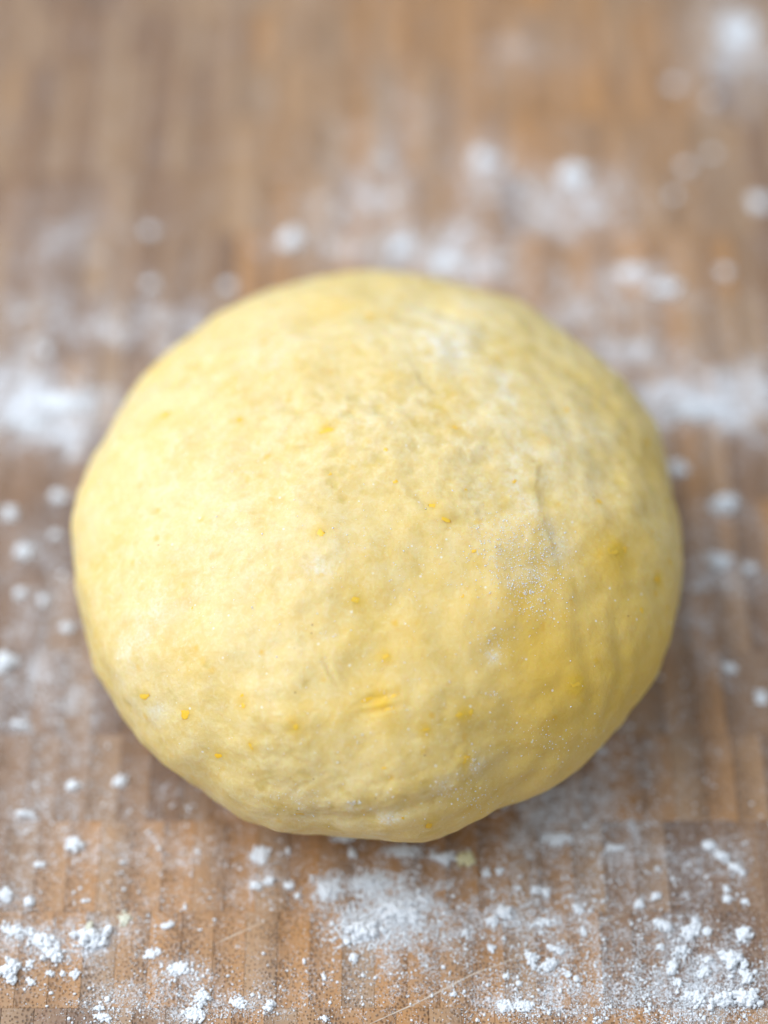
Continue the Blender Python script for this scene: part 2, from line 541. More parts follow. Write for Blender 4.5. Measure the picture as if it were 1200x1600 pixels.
dough_me.vertices.foreach_set('co', V2.astype(np.float32).ravel()); dough_me.update()

# flour rubbed into the skin: r = dry flour, g = egg-yellow streaks and golden shade painted at lower right, b = height for roughness
flour = np.zeros(len(V)); yolk_and_shade = np.zeros(len(V))
for (px, py, r, w) in ((690, 520, .012, .45), (700, 548, .007, .5), (790, 600, .004, .9), (640, 500, .012, .3), (760, 640, .016, .3), (740, 480, .010, .35),
                       (850, 700, .010, .3), (800, 760, .012, .35), (800, 880, .014, .22), (870, 850, .006, .3), (770, 1025, .002, .6),
                       (745, 1190, .003, .5), (690, 1225, .003, .45), (610, 1278, .003, .6), (470, 1245, .006, .25), (475, 1278, .003, .3),
                       (556, 1254, .002, 1.2), (500, 885, .003, .7), (530, 850, .004, .4), (200, 1020, .005, .5), (230, 960, .006, .5), (235, 1110, .004, .5),
                       (430, 540, .012, .3), (600, 640, .02, .25), (300, 700, .03, .2), (360, 870, .02, .15), (920, 660, .008, .4), (930, 770, .006, .35),
                       (420, 1285, .006, .25), (560, 1300, .010, .2)):
    flour += w * near(px, py, r)
for (px, py, r, w) in ((590, 1095, .006, .5), (870, 1050, .016, .4), (960, 870, .008, .5), (510, 485, .008, .25), (620, 1000, .006, .3), (1020, 720, .012, .4), (700, 640, .01, .25),
                       (250, 660, .005, .5), (510, 675, .003, .3), (820, 930, .012, .3), (1030, 1000, .02, .35), (970, 1050, .05, .32), (800, 1200, .035, .25)):  # the broad splat at lower right paints golden shade into the skin colour
    yolk_and_shade += w * near(px, py, r)
for (px, py) in ((500, 833), (678, 790), (697, 812), (557, 940), (290, 1115), (343, 1180), (225, 1090), (379, 1095), (595, 1095), (725, 1116), (672, 1289), (728, 1187), (935, 783), (965, 860), (1028, 905), (900, 1070), (412, 535), (578, 494), (512, 672), (375, 655), (710, 668), (463, 1136), (391, 1165), (602, 1026), (665, 1140)):
    yolk_and_shade += .6 * near(px, py, .0020)
nfl = fbm(V * 170 + 70, 4, 81, .6)
flour = np.clip(flour * .72 * (0.75 + .9 * nfl), 0, 1)
at = dough_me.color_attributes.new('skin', 'FLOAT_COLOR', 'POINT')
nv = len(dough_me.vertices)
C = np.zeros((nv, 4), dtype=np.float32); C[:, 3] = 1
C[:len(V), 0] = flour; C[:len(V), 1] = np.clip(yolk_and_shade, 0, 1); C[:len(V), 2] = np.clip(.5 + .5 * rn * rough_amt - 1.2 * pit, 0, 1)
at.data.foreach_set('color', C.ravel())

def dough_material():
    m = NT('egg_dough')
    geo = m.n('ShaderNodeNewGeometry'); pos = geo.outputs['Position']
    sk = m.n('ShaderNodeAttribute', attribute_name='skin')
    ss = m.n('ShaderNodeSeparateColor'); m.l(sk.outputs['Color'], ss.inputs[0])
    a = m.noise(pos, 60, 5, .6)
    b = m.noise(pos, 230, 5, .65, .4)
    c = m.noise(pos, 1300, 3, .6)
    col = m.mix(m.rng(a, .34, .66), (0.770, 0.592, 0.272, 1), (0.745, 0.528, 0.172, 1))
    col = m.mix(m.math('MULTIPLY', m.rng(b, .45, .72), .55), col, (0.79, 0.66, 0.37, 1))
    d = m.noise(m.vmath('MULTIPLY', pos, (1.0, 1.0, .7)), 520, 4, .7, .8)
    col = m.mix(m.math('MULTIPLY', m.rng(d, .50, .66), .34), col, (0.83, 0.72, 0.47, 1))
    col = m.mix(m.math('MULTIPLY', m.rng(d, .46, .30), .24), col, (0.67, 0.43, 0.085, 1))
    col = m.mix(m.math('MULTIPLY', m.rng(ss.outputs[2], .48, .0), .55), col, (0.62, 0.435, 0.10, 1))
    col = m.mix(ss.outputs[1], col, (0.76, 0.47, 0.05, 1))
    # faint zest under the skin
    v3 = m.n('ShaderNodeTexVoronoi', feature='F1'); m.l(m.vmath('ADD', pos, (0.31, 0.17, 0.05)), v3.inputs['Vector']); v3.inputs['Scale'].default_value = 210; v3.inputs['Randomness'].default_value = 1
    vs3 = m.n('ShaderNodeSeparateColor'); m.l(v3.outputs['Color'], vs3.inputs[0])
    dz = m.math('ADD', v3.outputs['Distance'], m.math('MULTIPLY', m.math('SUBTRACT', b, .5), .5))
    zs = m.math('MULTIPLY', m.rng(dz, .08, .26, 1, 0), m.rng(vs3.outputs[2], .55, .95))
    col = m.mix(m.math('MULTIPLY', zs, .6), col, (0.76, 0.44, 0.03, 1))
    # tiny bran specks
    v = m.n('ShaderNodeTexVoronoi', feature='F1'); m.l(pos, v.inputs['Vector']); v.inputs['Scale'].default_value = 260; v.inputs['Randomness'].default_value = 1
    vs = m.n('ShaderNodeSeparateColor'); m.l(v.outputs['Color'], vs.inputs[0])
    spk = m.math('MULTIPLY', m.rng(v.outputs['Distance'], .045, .075, 1, 0), m.rng(vs.outputs[0], .80, .82))
    col = m.mix(m.math('MULTIPLY', spk, .8), col, (0.30, 0.14, 0.03, 1))
    v2 = m.n('ShaderNodeTexVoronoi', feature='F1'); m.l(pos, v2.inputs['Vector']); v2.inputs['Scale'].default_value = 420; v2.inputs['Randomness'].default_value = 1
    vs2 = m.n('ShaderNodeSeparateColor'); m.l(v2.outputs['Color'], vs2.inputs[0])
    wsp = m.math('MULTIPLY', m.rng(v2.outputs['Distance'], .10, .16, 1, 0), m.rng(vs2.outputs[1], .86, .88))
    # dry flour
    fl = m.math('MULTIPLY', ss.outputs[0], m.rng(m.noise(pos, 1100, 4, .7), .38, .62, .35, 1.2))
    fl = m.math('MAXIMUM', m.math('MINIMUM', fl, .95), m.math('MULTIPLY', wsp, .7))
    col = m.mix(fl, col, (0.86, 0.83, 0.75, 1))
    m.l(col, m.b.inputs['Base Color'])
    m.b.inputs['Subsurface Weight'].default_value = 0.65
    m.b.inputs['Subsurface Radius'].default_value = (1.0, .62, .22)
    m.b.inputs['Subsurface Scale'].default_value = .0045
    m.l(m.rng(fl, 0, .5, .52, .9), m.b.inputs['Roughness'])
    m.b.inputs['Specular IOR Level'].default_value = .35
    nb = m.bump(b, .0006, .28)
    nb = m.bump(d, .00045, .30, nb)
    nb = m.bump(c, .00022, .4, nb)
    m.l(nb, m.b.inputs['Normal'])
    return m.mat
DOUGH = dough_material()
dough = link('dough_ball', dough_me, DOUGH)
tag(dough, 'large round ball of yellow dough with orange zest flecks', 'dough')
bvh = BVHTree.FromPolygons([Vector(v) for v in V2[::1]], F.tolist())

# zest flecks, each half sunk in the skin
m = NT('orange_zest')
oi = m.n('ShaderNodeObjectInfo')
g_ = m.n('ShaderNodeNewGeometry')
zc = m.mix(m.rng(oi.outputs['Random'], 0, 1), (0.90, 0.49, 0.006, 1), (0.84, 0.50, 0.03, 1))
zc = m.mix(m.math('MULTIPLY', m.rng(m.noise(g_.outputs['Position'], 1600, 2), .4, .65), .35), zc, (0.76, 0.54, 0.10, 1))
m.l(zc, m.b.inputs['Base Color']); m.b.inputs['Roughness'].default_value = .45
ZEST = m.mat
def fleck_mesh(seed):
    bm = bmesh.new(); bmesh.ops.create_icosphere(bm, subdivisions=2, radius=1)
    P = np.array([v.co[:] for v in bm.verts])
    q = P * (1 + .5 * perlin(P * 1.3 + seed * 7.1, seed)[:, None] + .25 * perlin(P * 3.1 + seed, seed + 3)[:, None])
    for v, c in zip(bm.verts, q): v.co = c
    me = bpy.data.meshes.new('zest_fleck'); bm.to_mesh(me); bm.free()
    for p in me.polygons: p.use_smooth = True
    me.materials.append(ZEST); return me
fm = [fleck_mesh(k) for k in range(7)]
FLECKS = [(500, 833, 13, 10, 20), (678, 790, 15, 10, 10), (697, 812, 13, 7, 20), (557, 938, 14, 8, 20), (290, 1115, 14, 15, 60), (343, 1180, 10, 15, 70),
          (225, 1088, 9, 20, 80), (379, 1103, 8, 8, 0), (378, 1087, 8, 6, 0), (580, 1092, 26, 9, -20), (612, 1087, 22, 7, -20), (606, 1108, 22, 7, -20), (718, 1118, 14, 9, -20),
          (736, 1114, 8, 9, 40), (672, 1289, 14, 15, 50), (728, 1187, 14, 10, -30), (935, 783, 14, 10, 0), (958, 862, 13, 18, 80), (977, 858, 9, 12, 50), (1028, 905, 10, 18, 80),
          (1012, 688, 16, 16, 0), (1036, 705, 12, 18, 70), (900, 1070, 15, 9, 0), (412, 535, 16, 12, 0), (578, 494, 14, 14, 0), (512, 672, 10, 20, 80), (375, 655, 12, 8, 0),
          (710, 668, 12, 10, -30), (602, 703, 7, 7, 0), (618, 753, 8, 7, 0), (740, 861, 5, 10, 80), (723, 931, 9, 7, 0), (470, 1272, 16, 6, 20), (463, 1136, 8, 9, 0),
          (391, 1165, 14, 5, 50), (1003, 955, 10, 10, 0), (258, 648, 12, 16, 60), (602, 1026, 6, 12, 75), (516, 740, 8, 7, 0), (665, 1140, 5, 14, 80), (598, 1200, 5, 12, 85),
          (885, 640, 10, 8, 0), (728, 765, 6, 4, 0), (805, 752, 10, 6, -40), (630, 1278, 5, 6, 0), (300, 950, 6, 5, 0), (1020, 830, 7, 9, 60), (990, 1080, 8, 10, 40)]
for k, (px, py, w, h, ang) in enumerate(FLECKS):
    p, nrm = on_dough(px, py, bvh)
    if p is None: continue
    o = link('zest_fleck', fm[k % 7], None, dough)
    n_ = Vector(nrm)
    if n_.dot(Vector(FWD)) > 0: n_ = -n_
    ax = (Vector(RIGHT) * math.cos(math.radians(ang)) + Vector(UP) * -math.sin(math.radians(ang)))
    ax = (ax - n_ * ax.dot(n_)).normalized(); ay = n_.cross(ax)
    sc = .000160 * .54
    M = Matrix((ax, ay, n_)).transposed().to_4x4()
    o.matrix_world = Matrix.Translation(Vector(p) - n_ * .00006) @ M @ Matrix.Diagonal((w * sc, h * sc, .00010, 1))

# ------------------------------------------------------------------ flour
def flour_material():
    m = NT('white_flour')
    geo = m.n('ShaderNodeNewGeometry'); pos = geo.outputs['Position']
    a = m.noise(pos, 900, 4, .65)
    col = m.mix(a, (0.80, 0.81, 0.84, 1), (0.88, 0.89, 0.91, 1))
    m.l(col, m.b.inputs['Base Color']); m.b.inputs['Roughness'].default_value = 1.0
    m.b.inputs['Specular IOR Level'].default_value = .1
    m.b.inputs['Subsurface Weight'].default_value = .0
    m.l(m.bump(a, .0004, .6), m.b.inputs['Normal'])
    return m.mat
FLOUR = flour_material()

OCT_V = np.array([(1, 0, 0), (-1, 0, 0), (0, 1, 0), (0, -1, 0), (0, 0, 1), (0, 0, -1)], float)
OCT_F = np.array([(0, 2, 4), (2, 1, 4), (1, 3, 4), (3, 0, 4), (2, 0, 5), (1, 2, 5), (3, 1, 5), (0, 3, 5)])
def grains(name, P, R, parent=None):
    n = len(P)
    J = rng.normal(1, .22, size=(n, 6, 1))
    ang = rng.uniform(0, 6.28, n); ca, sa = np.cos(ang), np.sin(ang)
    B = np.broadcast_to(OCT_V, (n, 6, 3)) * J
    tl = rng.uniform(-.6, .6, n)
    X = B[..., 0] * ca[:, None] - B[..., 1] * sa[:, None]
    Y = B[..., 0] * sa[:, None] + B[..., 1] * ca[:, None]
    Z = B[..., 2] + X * tl[:, None]
    G = np.stack([X, Y, Z * .8], -1) * R[:, None, None] + P[:, None, :]
    FI = (OCT_F[None] + (np.arange(n) * 6)[:, None, None]).reshape(-1, 3)
    return link(name, np_mesh(name, G.reshape(-1, 3), FI, smooth=True), FLOUR, parent)

bmi = bmesh.new(); bmesh.ops.create_icosphere(bmi, subdivisions=2, radius=1)
ICO_V = np.array([v.co[:] for v in bmi.verts]); ICO_F = np.array([[v.index for v in f.verts] for f in bmi.faces]); bmi.free()
def crumbs(name, P, R):
    n = len(P); nv = len(ICO_V)
    off = rng.uniform(0, 60, size=(n, 1, 3))
    B = np.broadcast_to(ICO_V, (n, nv, 3))
    k = 1 + .55 * perlin((B * 1.1 + off).reshape(-1, 3), 3).reshape(n, nv) + .3 * perlin((B * 2.6 + off).reshape(-1, 3), 4).reshape(n, nv)
    G = B * k[..., None] * rng.uniform(.6, 1.3, size=(n, 1, 3)) * np.array([1, 1, .75])
    G = G * R[:, None, None] + P[:, None, :]
    FI = (ICO_F[None] + (np.arange(n) * nv)[:, None, None]).reshape(-1, 3)
    return link(name, np_mesh(name, G.reshape(-1, 3), FI), FLOUR)
# the flour clumps: px, py, width, height in the photograph, turn, character, group, label
FR, LF, BK, RT = 'flour clumps at the front of the board', 'flour clumps left of the dough', 'flour clumps behind the dough', 'flour clumps right of the dough'
CL = [
 # front left
 (15, 1521, 28, 36, 25, 'lump', FR, 'oval white flour lump nearest the bottom left corner'),
 (85, 1492, 30, 25, 10, 'lump', FR, 'compact white flour lump below the cream-tipped flour clump at lower left'),
 (143, 1466, 54, 32, 0, 'lump', FR, 'peaked white flour clump with a cream crumb on top, lower left'),
 (48, 1534, 18, 12, 30, 'lump', FR, 'small tilted flour lump right of the oval lump at bottom left'),
 (116, 1523, 13, 19, 20, 'lump', FR, 'narrow upright flour lump below the peaked clump at lower left'),
 (47, 1506, 10, 18, 5, 'string', FR, 'thin faint upright flour fleck above the oval lump at bottom left'),
 (77, 1520, 13, 9, 0, 'lump', FR, 'tiny faint flour fleck below the compact lump at lower left'),
 (98, 1522, 9, 10, 0, 'lump', FR, 'tiny flour fleck just left of the narrow upright lump, lower left'),
 (25, 1455, 46, 22, 15, 'pile', FR, 'loose flour heap touching the left edge low in the photo'),
 (68, 1472, 46, 26, 20, 'pile', FR, 'soft loose flour heap just left of the peaked clump at lower left'),
 (46, 1410, 15, 16, 0, 'lump', FR, 'round soft flour clump above the loose heap at lower left'),
 (9, 1400, 18, 22, 0, 'lump', FR, 'blurred flour clump on the left edge above the loose heap'),
 (117, 1321, 25, 25, 0, 'lump', FR, 'lone round bright flour clump left of the dough base, lower left'),
 (188, 1222, 20, 17, 0, 'lump', FR, 'lone bright flour clump beside the lower left rim of the dough'),
 (40, 1272, 32, 12, 10, 'string', FR, 'blurred flat flour smear at the left, above the lone round clump'),
 (62, 1352, 16, 12, 0, 'string', FR, 'faint flour streak below left of the lone round clump'),
 (115, 1228, 24, 14, 10, 'lump', FR, 'blurred flour smear left of the bright clump by the dough rim'),
 (282, 1514, 42, 22, 0, 'pile', FR, 'flat spread flour patch with ragged edge at lower left of centre'),
 (238, 1491, 26, 16, -20, 'pile', FR, 'thin flour smear up left of the flat ragged flour patch'),
 (263, 1446, 20, 13, -20, 'string', FR, 'small arched flour smear above the thin smear, lower left'),
 (316, 1560, 22, 24, 60, 'lump', FR, 'upper lump of the flour group beside a dark joint at bottom left'),
 (306, 1585, 30, 24, 30, 'pile', FR, 'lower lump of the flour group beside a dark joint at bottom left'),
 (160, 1591, 26, 14, 0, 'lump', FR, 'flour lump cut by the bottom edge at the left'),
 (155, 1576, 17, 11, 0, 'lump', FR, 'small flour lump just above the one cut by the bottom edge'),
 (372, 1567, 26, 18, 20, 'pile', FR, 'left of two flour clusters between dark joints at the bottom'),
 (421, 1572, 18, 15, -20, 'lump', FR, 'right of two flour clusters between dark joints at the bottom'),
 (407, 1336, 25, 28, 20, 'pile', FR, 'soft flour clump on the board under the lower left dough rim'),
 (400, 1384, 17, 14, 0, 'lump', FR, 'left one of two touching flour lumps left of the big heap'),
 (420, 1377, 18, 14, 0, 'lump', FR, 'right one of two touching flour lumps left of the big heap'),
 (452, 1385, 13, 12, 0, 'lump', FR, 'single small flour lump between the touching pair and the big heap'),
 (465, 1399, 9, 11, 0, 'lump', FR, 'tiny flour lump nearest left of the big flour heap'),
 (513, 1392, 28, 24, 0, 'pile', FR, 'flour clump just up left of the big flour heap'),
 # centre front
 (568, 1453, 62, 30, -15, 'lump', FR, 'brightest flour heap, ragged, in front of the dough'),
 (622, 1425, 56, 36, 0, 'pile', FR, 'big ragged flour heap up right of the brightest heap'),
 (580, 1380, 50, 22, 0, 'pile', FR, 'loose flour heap between the dough and the brightest heap'),
 (553, 1497, 14, 14, 0, 'lump', FR, 'small flour lump just below the brightest heap'),
 (536, 1311, 40, 12, 0, 'lump', FR, 'flat flour strip tucked under the front rim of the dough'),
 (549, 1334, 12, 14, 0, 'lump', FR, 'small flour lump just below the strip under the dough rim'),
 (632, 1331, 54, 20, 0, 'pile', FR, 'wide flour smear under the middle front of the dough'),
 (693, 1341, 36, 20, 0, 'lump', FR, 'flour clump touching the pale yellow dough crumb'),
 (759, 1364, 13, 13, 0, 'lump', FR, 'left of two round flour balls right of the dough crumb'),
 (780, 1361, 13, 13, 0, 'lump', FR, 'right of two round flour balls right of the dough crumb'),
 (836, 1391, 14, 12, 0, 'lump', FR, 'left of two round flour balls below the dough notch'),
 (853, 1395, 13, 14, 0, 'lump', FR, 'right of two round flour balls below the dough notch'),
 (790, 1425, 24, 20, 0, 'lump', FR, 'flour clump at the left end of the speckled band right of centre'),
 (770, 1440, 22, 18, 0, 'lump', FR, 'soft flour clump just below left of the speckled band'),
 (850, 1441, 50, 16, 0, 'pile', FR, 'loose speckled flour band right of the big heap'),
 (727, 1457, 10, 15, 20, 'lump', FR, 'slim flour lump right of the big ragged heap'),
 (768, 1483, 10, 16, -25, 'lump', FR, 'slim slanted flour lump above the long scratch'),
 (832, 1501, 19, 38, -5, 'lump', FR, 'tall smooth flour lump at the upper end of the long scratch'),
 (868, 1484, 30, 14, 30, 'string', FR, 'upper arc of the broken flour ring beside the tall lump'),
 (858, 1509, 24, 22, -40, 'string', FR, 'lower arc of the broken flour ring beside the tall lump'),
 (889, 1523, 10, 12, 0, 'lump', FR, 'small flour lump below right of the broken flour ring'),
 (791, 1525, 9, 10, 0, 'lump', FR, 'tiny round flour lump below left of the tall lump'),
 (693, 1512, 6, 8, 0, 'lump', FR, 'tiny lone flour crumb above the middle of the long scratch'),
 (708, 1554, 10, 8, 0, 'lump', FR, 'tiny flour crumb just below the long scratch'),
 (818, 1572, 24, 22, 30, 'pile', FR, 'ragged flour patch near the bottom edge right of centre'),
 (790, 1572, 22, 20, 0, 'pile', FR, 'speckled flour patch left of the ragged patch near the bottom edge'),
 (508, 1592, 14, 10, 0, 'lump', FR, 'small flour lump on the bottom edge left of the scratch'),
 (507, 1527, 9, 12, 0, 'lump', FR, 'tiny flour crumb alone on orange bamboo below the big heap'),
 # front right
 (1036, 1446, 30, 20, 30, 'string', FR, 'left link of the flour chain at lower right'),
 (1080, 1456, 34, 20, -10, 'lump', FR, 'thick middle link of the flour chain at lower right'),
 (1087, 1440, 15, 13, 0, 'lump', FR, 'small flour ball on top of the flour chain at lower right'),
 (1104, 1456, 12, 24, -30, 'string', FR, 'right end link of the flour chain at lower right'),
 (1062, 1486, 30, 16, -15, 'lump', FR, 'flour clump just below the flour chain at lower right'),
 (1050, 1512, 20, 28, 10, 'lump', FR, 'curled flour clump two below the flour chain at lower right'),
 (1031, 1480, 13, 11, 0, 'lump', FR, 'small flour lump left of the clump below the chain'),
 (1106, 1500, 14, 12, 0, 'lump', FR, 'small flour lump left of the knobbly clump at lower right'),
 (1100, 1519, 18, 19, 10, 'lump', FR, 'flour lump between the curled clump and the knobbly clump'),
 (1164, 1461, 22, 22, 0, 'lump', FR, 'round flour ball near the right edge above the knobbly clump'),
 (1145, 1500, 46, 32, 15, 'lump', FR, 'knobbly flour clump near the right edge'),
 (1167, 1528, 18, 26, -10, 'lump', FR, 'flour lump between knobbly clump and the largest corner clump'),
 (1128, 1563, 44, 26, -15, 'lump', FR, 'left half of the largest flour clump in the bottom right corner'),
 (1168, 1560, 40, 30, 10, 'lump', FR, 'right half of the largest flour clump in the bottom right corner'),
 (1093, 1560, 16, 24, 0, 'lump', FR, 'narrow flour lump left of the largest corner clump'),
 (1076, 1556, 20, 14, 20, 'pile', FR, 'loose flour fleck left of the narrow lump, lower right'),
 (1060, 1536, 14, 12, 0, 'lump', FR, 'small flour lump below the curled clump, lower right'),
 (1108, 1322, 18, 15, 0, 'lump', FR, 'upper end of the slanted flour string right of the dough base'),
 (1128, 1340, 22, 15, 25, 'lump', FR, 'middle of the slanted flour string right of the dough base'),
 (1152, 1358, 28, 18, 35, 'string', FR, 'lower end of the slanted flour string right of the dough base'),
 (1025, 1402, 16, 13, 0, 'lump', FR, 'bright flour ball up left of the flour chain'),
 (998, 1413, 14, 14, 0, 'lump', FR, 'soft flour ball left of the bright ball above the chain'),
 (1135, 1390, 11, 11, 0, 'lump', FR, 'upper of two small flour balls under the slanted string'),
 (1136, 1404, 12, 12, 0, 'lump', FR, 'lower of two small flour balls under the slanted string'),
 (1163, 1410, 11, 10, 0, 'lump', FR, 'small flour ball right of the two under the slanted string'),
 (911, 1455, 11, 18, -10, 'lump', FR, 'upright flour fleck right of the speckled band'),
 (901, 1420, 14, 18, -35, 'lump', FR, 'slanted flour fleck up right of the speckled band'),
 (870, 1312, 48, 22, 0, 'pile', FR, 'soft flour heap in the shade below the dough notch'),
 (960, 1325, 24, 14, 10, 'pile', FR, 'faint flour smear right of the shaded heap'),
 # left of dough
 (10, 1036, 32, 36, 0, 'lump', LF, 'bright blurred flour clump on the left edge beside the dough'),
 (35, 864, 28, 25, 0, 'lump', LF, 'blurred flour clump left of the widest part of the dough'),
 (17, 803, 25, 24, 0, 'lump', LF, 'blurred flour clump at the left edge, higher of the pair beside the dough'),
 (92, 777, 26, 18, 0, 'lump', LF, 'blurred grey flour clump closest to the left rim of the dough'),
 (88, 836, 16, 14, 0, 'lump', LF, 'faint blurred flour spot below the clump closest to the left rim'),
 (32, 928, 18, 18, 0, 'lump', LF, 'faint blurred flour spot below the widest-part clump at left'),
 (68, 940, 16, 16, 0, 'lump', LF, 'faint blurred flour spot between left edge and dough rim'),
 (104, 982, 18, 16, 0, 'lump', LF, 'faint blurred flour spot touching the lower left rim of the dough'),
 (30, 1132, 24, 12, 10, 'string', LF, 'blurred flour smear near the left edge below the bright clump'),
 (100, 632, 88, 32, 0, 'pile', LF, 'bright wide blurred flour heap at the upper left rim of the dough'),
 (40, 662, 76, 22, 10, 'pile', LF, 'pale blurred flour heap at the left edge below the bright wide heap'),
 (73, 549, 18, 14, 0, 'lump', LF, 'faint round blurred flour spot above the bright wide heap'),
 # behind
 (455, 374, 34, 30, 0, 'lump', BK, 'bright blurred flour clump behind the top left of the dough'),
 (355, 447, 20, 14, 0, 'lump', BK, 'faint blurred flour disc touching the upper left dough outline'),
 (234, 362, 20, 15, 0, 'lump', BK, 'very faint flour disc at the upper left of the board'),
 (235, 445, 18, 14, 0, 'lump', BK, 'faint cream flour spot left of the disc on the dough outline'),
 (628, 388, 34, 26, 0, 'lump', BK, 'bright blurred flour clump behind the crown of the dough'),
 (705, 412, 90, 22, 0, 'pile', BK, 'wide pale flour heap right behind the crown of the dough'),
 (895, 278, 44, 32, 0, 'lump', BK, 'brightest blurred flour clump in the upper right'),
 (752, 250, 26, 34, 0, 'pile', BK, 'faint tall blurred flour patch left of the brightest upper right clump'),
 (1155, 50, 42, 40, 20, 'pile', BK, 'pale blurred flour heap in the top right corner'),
 (1054, 134, 17, 13, 0, 'lump', BK, 'round blurred disc of flour below left of the top corner heap'),
 (1114, 156, 13, 10, 0, 'lump', BK, 'dim blurred flour disc right of the round upper disc'),
 (1072, 262, 16, 13, 0, 'lump', BK, 'round blurred flour disc right of the brightest upper right clump'),
 (1112, 240, 13, 11, 0, 'lump', BK, 'dim blurred flour disc just right of the lower round disc'),
 (1053, 306, 14, 12, 0, 'lump', BK, 'dim blurred flour disc just below the lower round disc'),
 (1186, 318, 27, 25, 0, 'lump', BK, 'blurred flour clump at the right edge in the upper half'),
 (1040, 454, 46, 26, 0, 'lump', BK, 'bright blurred flour clump up right of the dough'),
 (985, 425, 36, 18, 0, 'pile', BK, 'faint flour smear just left of the bright clump up right'),
 (1135, 426, 20, 16, 0, 'lump', BK, 'small round flour disc right of the bright clump up right'),
 # right
 (1058, 733, 34, 24, 0, 'lump', RT, 'blurred flour clump touching the right rim of the dough'),
 (1130, 790, 46, 30, 0, 'lump', RT, 'largest blurred flour clump right of the dough'),
 (1122, 880, 46, 30, 25, 'lump', RT, 'slanted blurred flour clump below the largest right-hand clump'),
 (1172, 890, 20, 16, 0, 'lump', RT, 'small blurred flour spot right of the slanted clump'),
 (1090, 920, 26, 10, 0, 'string', RT, 'faint flour streak between the slanted clump and the dough'),
 (1140, 1045, 26, 14, 25, 'string', RT, 'faint slanted flour streak right of the lower dough'),
 (1080, 645, 110, 26, 5, 'pile', RT, 'long pale blurred flour band off the upper right rim of the dough'),
 (1188, 1090, 18, 22, 0, 'pile', RT, 'faint blurred flour spot at the right edge below the streak'),
]

# loose grains strewn on the board
pts = []
for (cx, cy, a, b, fi, gr) in SPL:
    n = int(gr * a * b * 1e6 * (26 if cy < -.02 else 8))
    q = rng.normal(size=(n, 2)) * np.array([a, b]) * .72 + np.array([cx, cy])
    pts.append(q)
q = np.stack([rng.uniform(-.13, .13, 5000), rng.uniform(-.14, .10, 5000)], 1)
pts.append(q)
Q = np.concatenate(pts)
P3 = np.concatenate([Q, np.zeros((len(Q), 1))], 1)
cl = fbm(P3 * 210, 4, 91, .65)                       # flour gathers in flecks
keep = (cl + rng.normal(0, .25, len(Q))) > .02
P3 = P3[keep]; cl = cl[keep]
inside = np.hypot(P3[:, 0] / .066, (P3[:, 1] - .0) / .060) < 1
px, py, _ = project(P3)
P3 = P3[~inside & (P3[:, 0] > X0 + .01) & (P3[:, 0] < X1 - .01)]
R = np.clip(rng.lognormal(math.log(.000085), .48, len(P3)), .00004, .00042)
P3[:, 2] = R * .35 + rng.uniform(0, 1, len(R)) * .00005
ex = []
heap = []
for (px_, py_, w_, h_, kd_) in [(c[0], c[1], c[2], c[3], c[5]) for c in CL]:
    c = ground(px_, py_); s_ = .6 / F_PX
    n_ = int(10 + w_ * h_ * .11)
    rr = rng.normal(size=(n_, 2)) * np.array([w_ * s_ * .42, h_ * s_ * .55]) + c[:2]
    ex.append(rr)
    if py_ > 1350 and 480 < px_ < 660 and w_ > 25:                      # a heap of small crumbs
        n_ = int(w_ * h_ * .55)
        q_ = rng.normal(size=(n_, 2)) * np.array([w_ * s_ * .46, h_ * s_ * .62])
        zz = .0011 * np.exp(-((q_ / (np.array([w_, h_ * 1.3]) * s_ * .4)) ** 2).sum(1))
        heap.append(np.column_stack([q_ + c[:2], zz * rng.uniform(.2, 1, n_)]))
ex = np.concatenate(ex)
Re = np.clip(rng.lognormal(math.log(.00014), .5, len(ex)), .00006, .0005)
P3 = np.concatenate([P3, np.column_stack([ex, Re * .5])]); R = np.concatenate([R, Re])
print('grains', len(P3))
o = grains('flour_dusting', P3, R)
tag(o, 'fine white flour grains scattered over the board', 'flour', kind='stuff')

pts = []
for (cx, cy, a, b, fi, gr) in SPL:
    n = int(gr * a * b * 1e6 * (1.5 if cy < -.02 else .25))
    pts.append(rng.normal(size=(n, 2)) * np.array([a, b]) * .72 + np.array([cx, cy]))
pts.append(np.stack([rng.uniform(-.12, .12, 500), rng.uniform(-.15, 0, 500)], 1))
Q = np.concatenate(pts)
P3 = np.concatenate([Q, np.zeros((len(Q), 1))], 1)
cl = fbm(P3 * 160 + 8, 3, 95, .65)
P3 = P3[((cl + rng.normal(0, .25, len(Q))) > .05) & ~(np.hypot(P3[:, 0] / .066, P3[:, 1] / .060) < 1)]
R = np.clip(rng.lognormal(math.log(.00020), .42, len(P3)), .00012, .0007)
P3[:, 2] = R * .4
hp = np.concatenate(heap); Rh = np.clip(rng.lognormal(math.log(.00019), .38, len(hp)), .00010, .0005)
hp[:, 2] += Rh * .4
P3 = np.concatenate([P3, hp]); R = np.concatenate([R, Rh])
print('crumbs', len(P3))
o = crumbs('flour_crumbs', P3, R)
tag(o, 'tiny loose white flour crumbs strewn on the board around the dough', 'flour', kind='stuff')

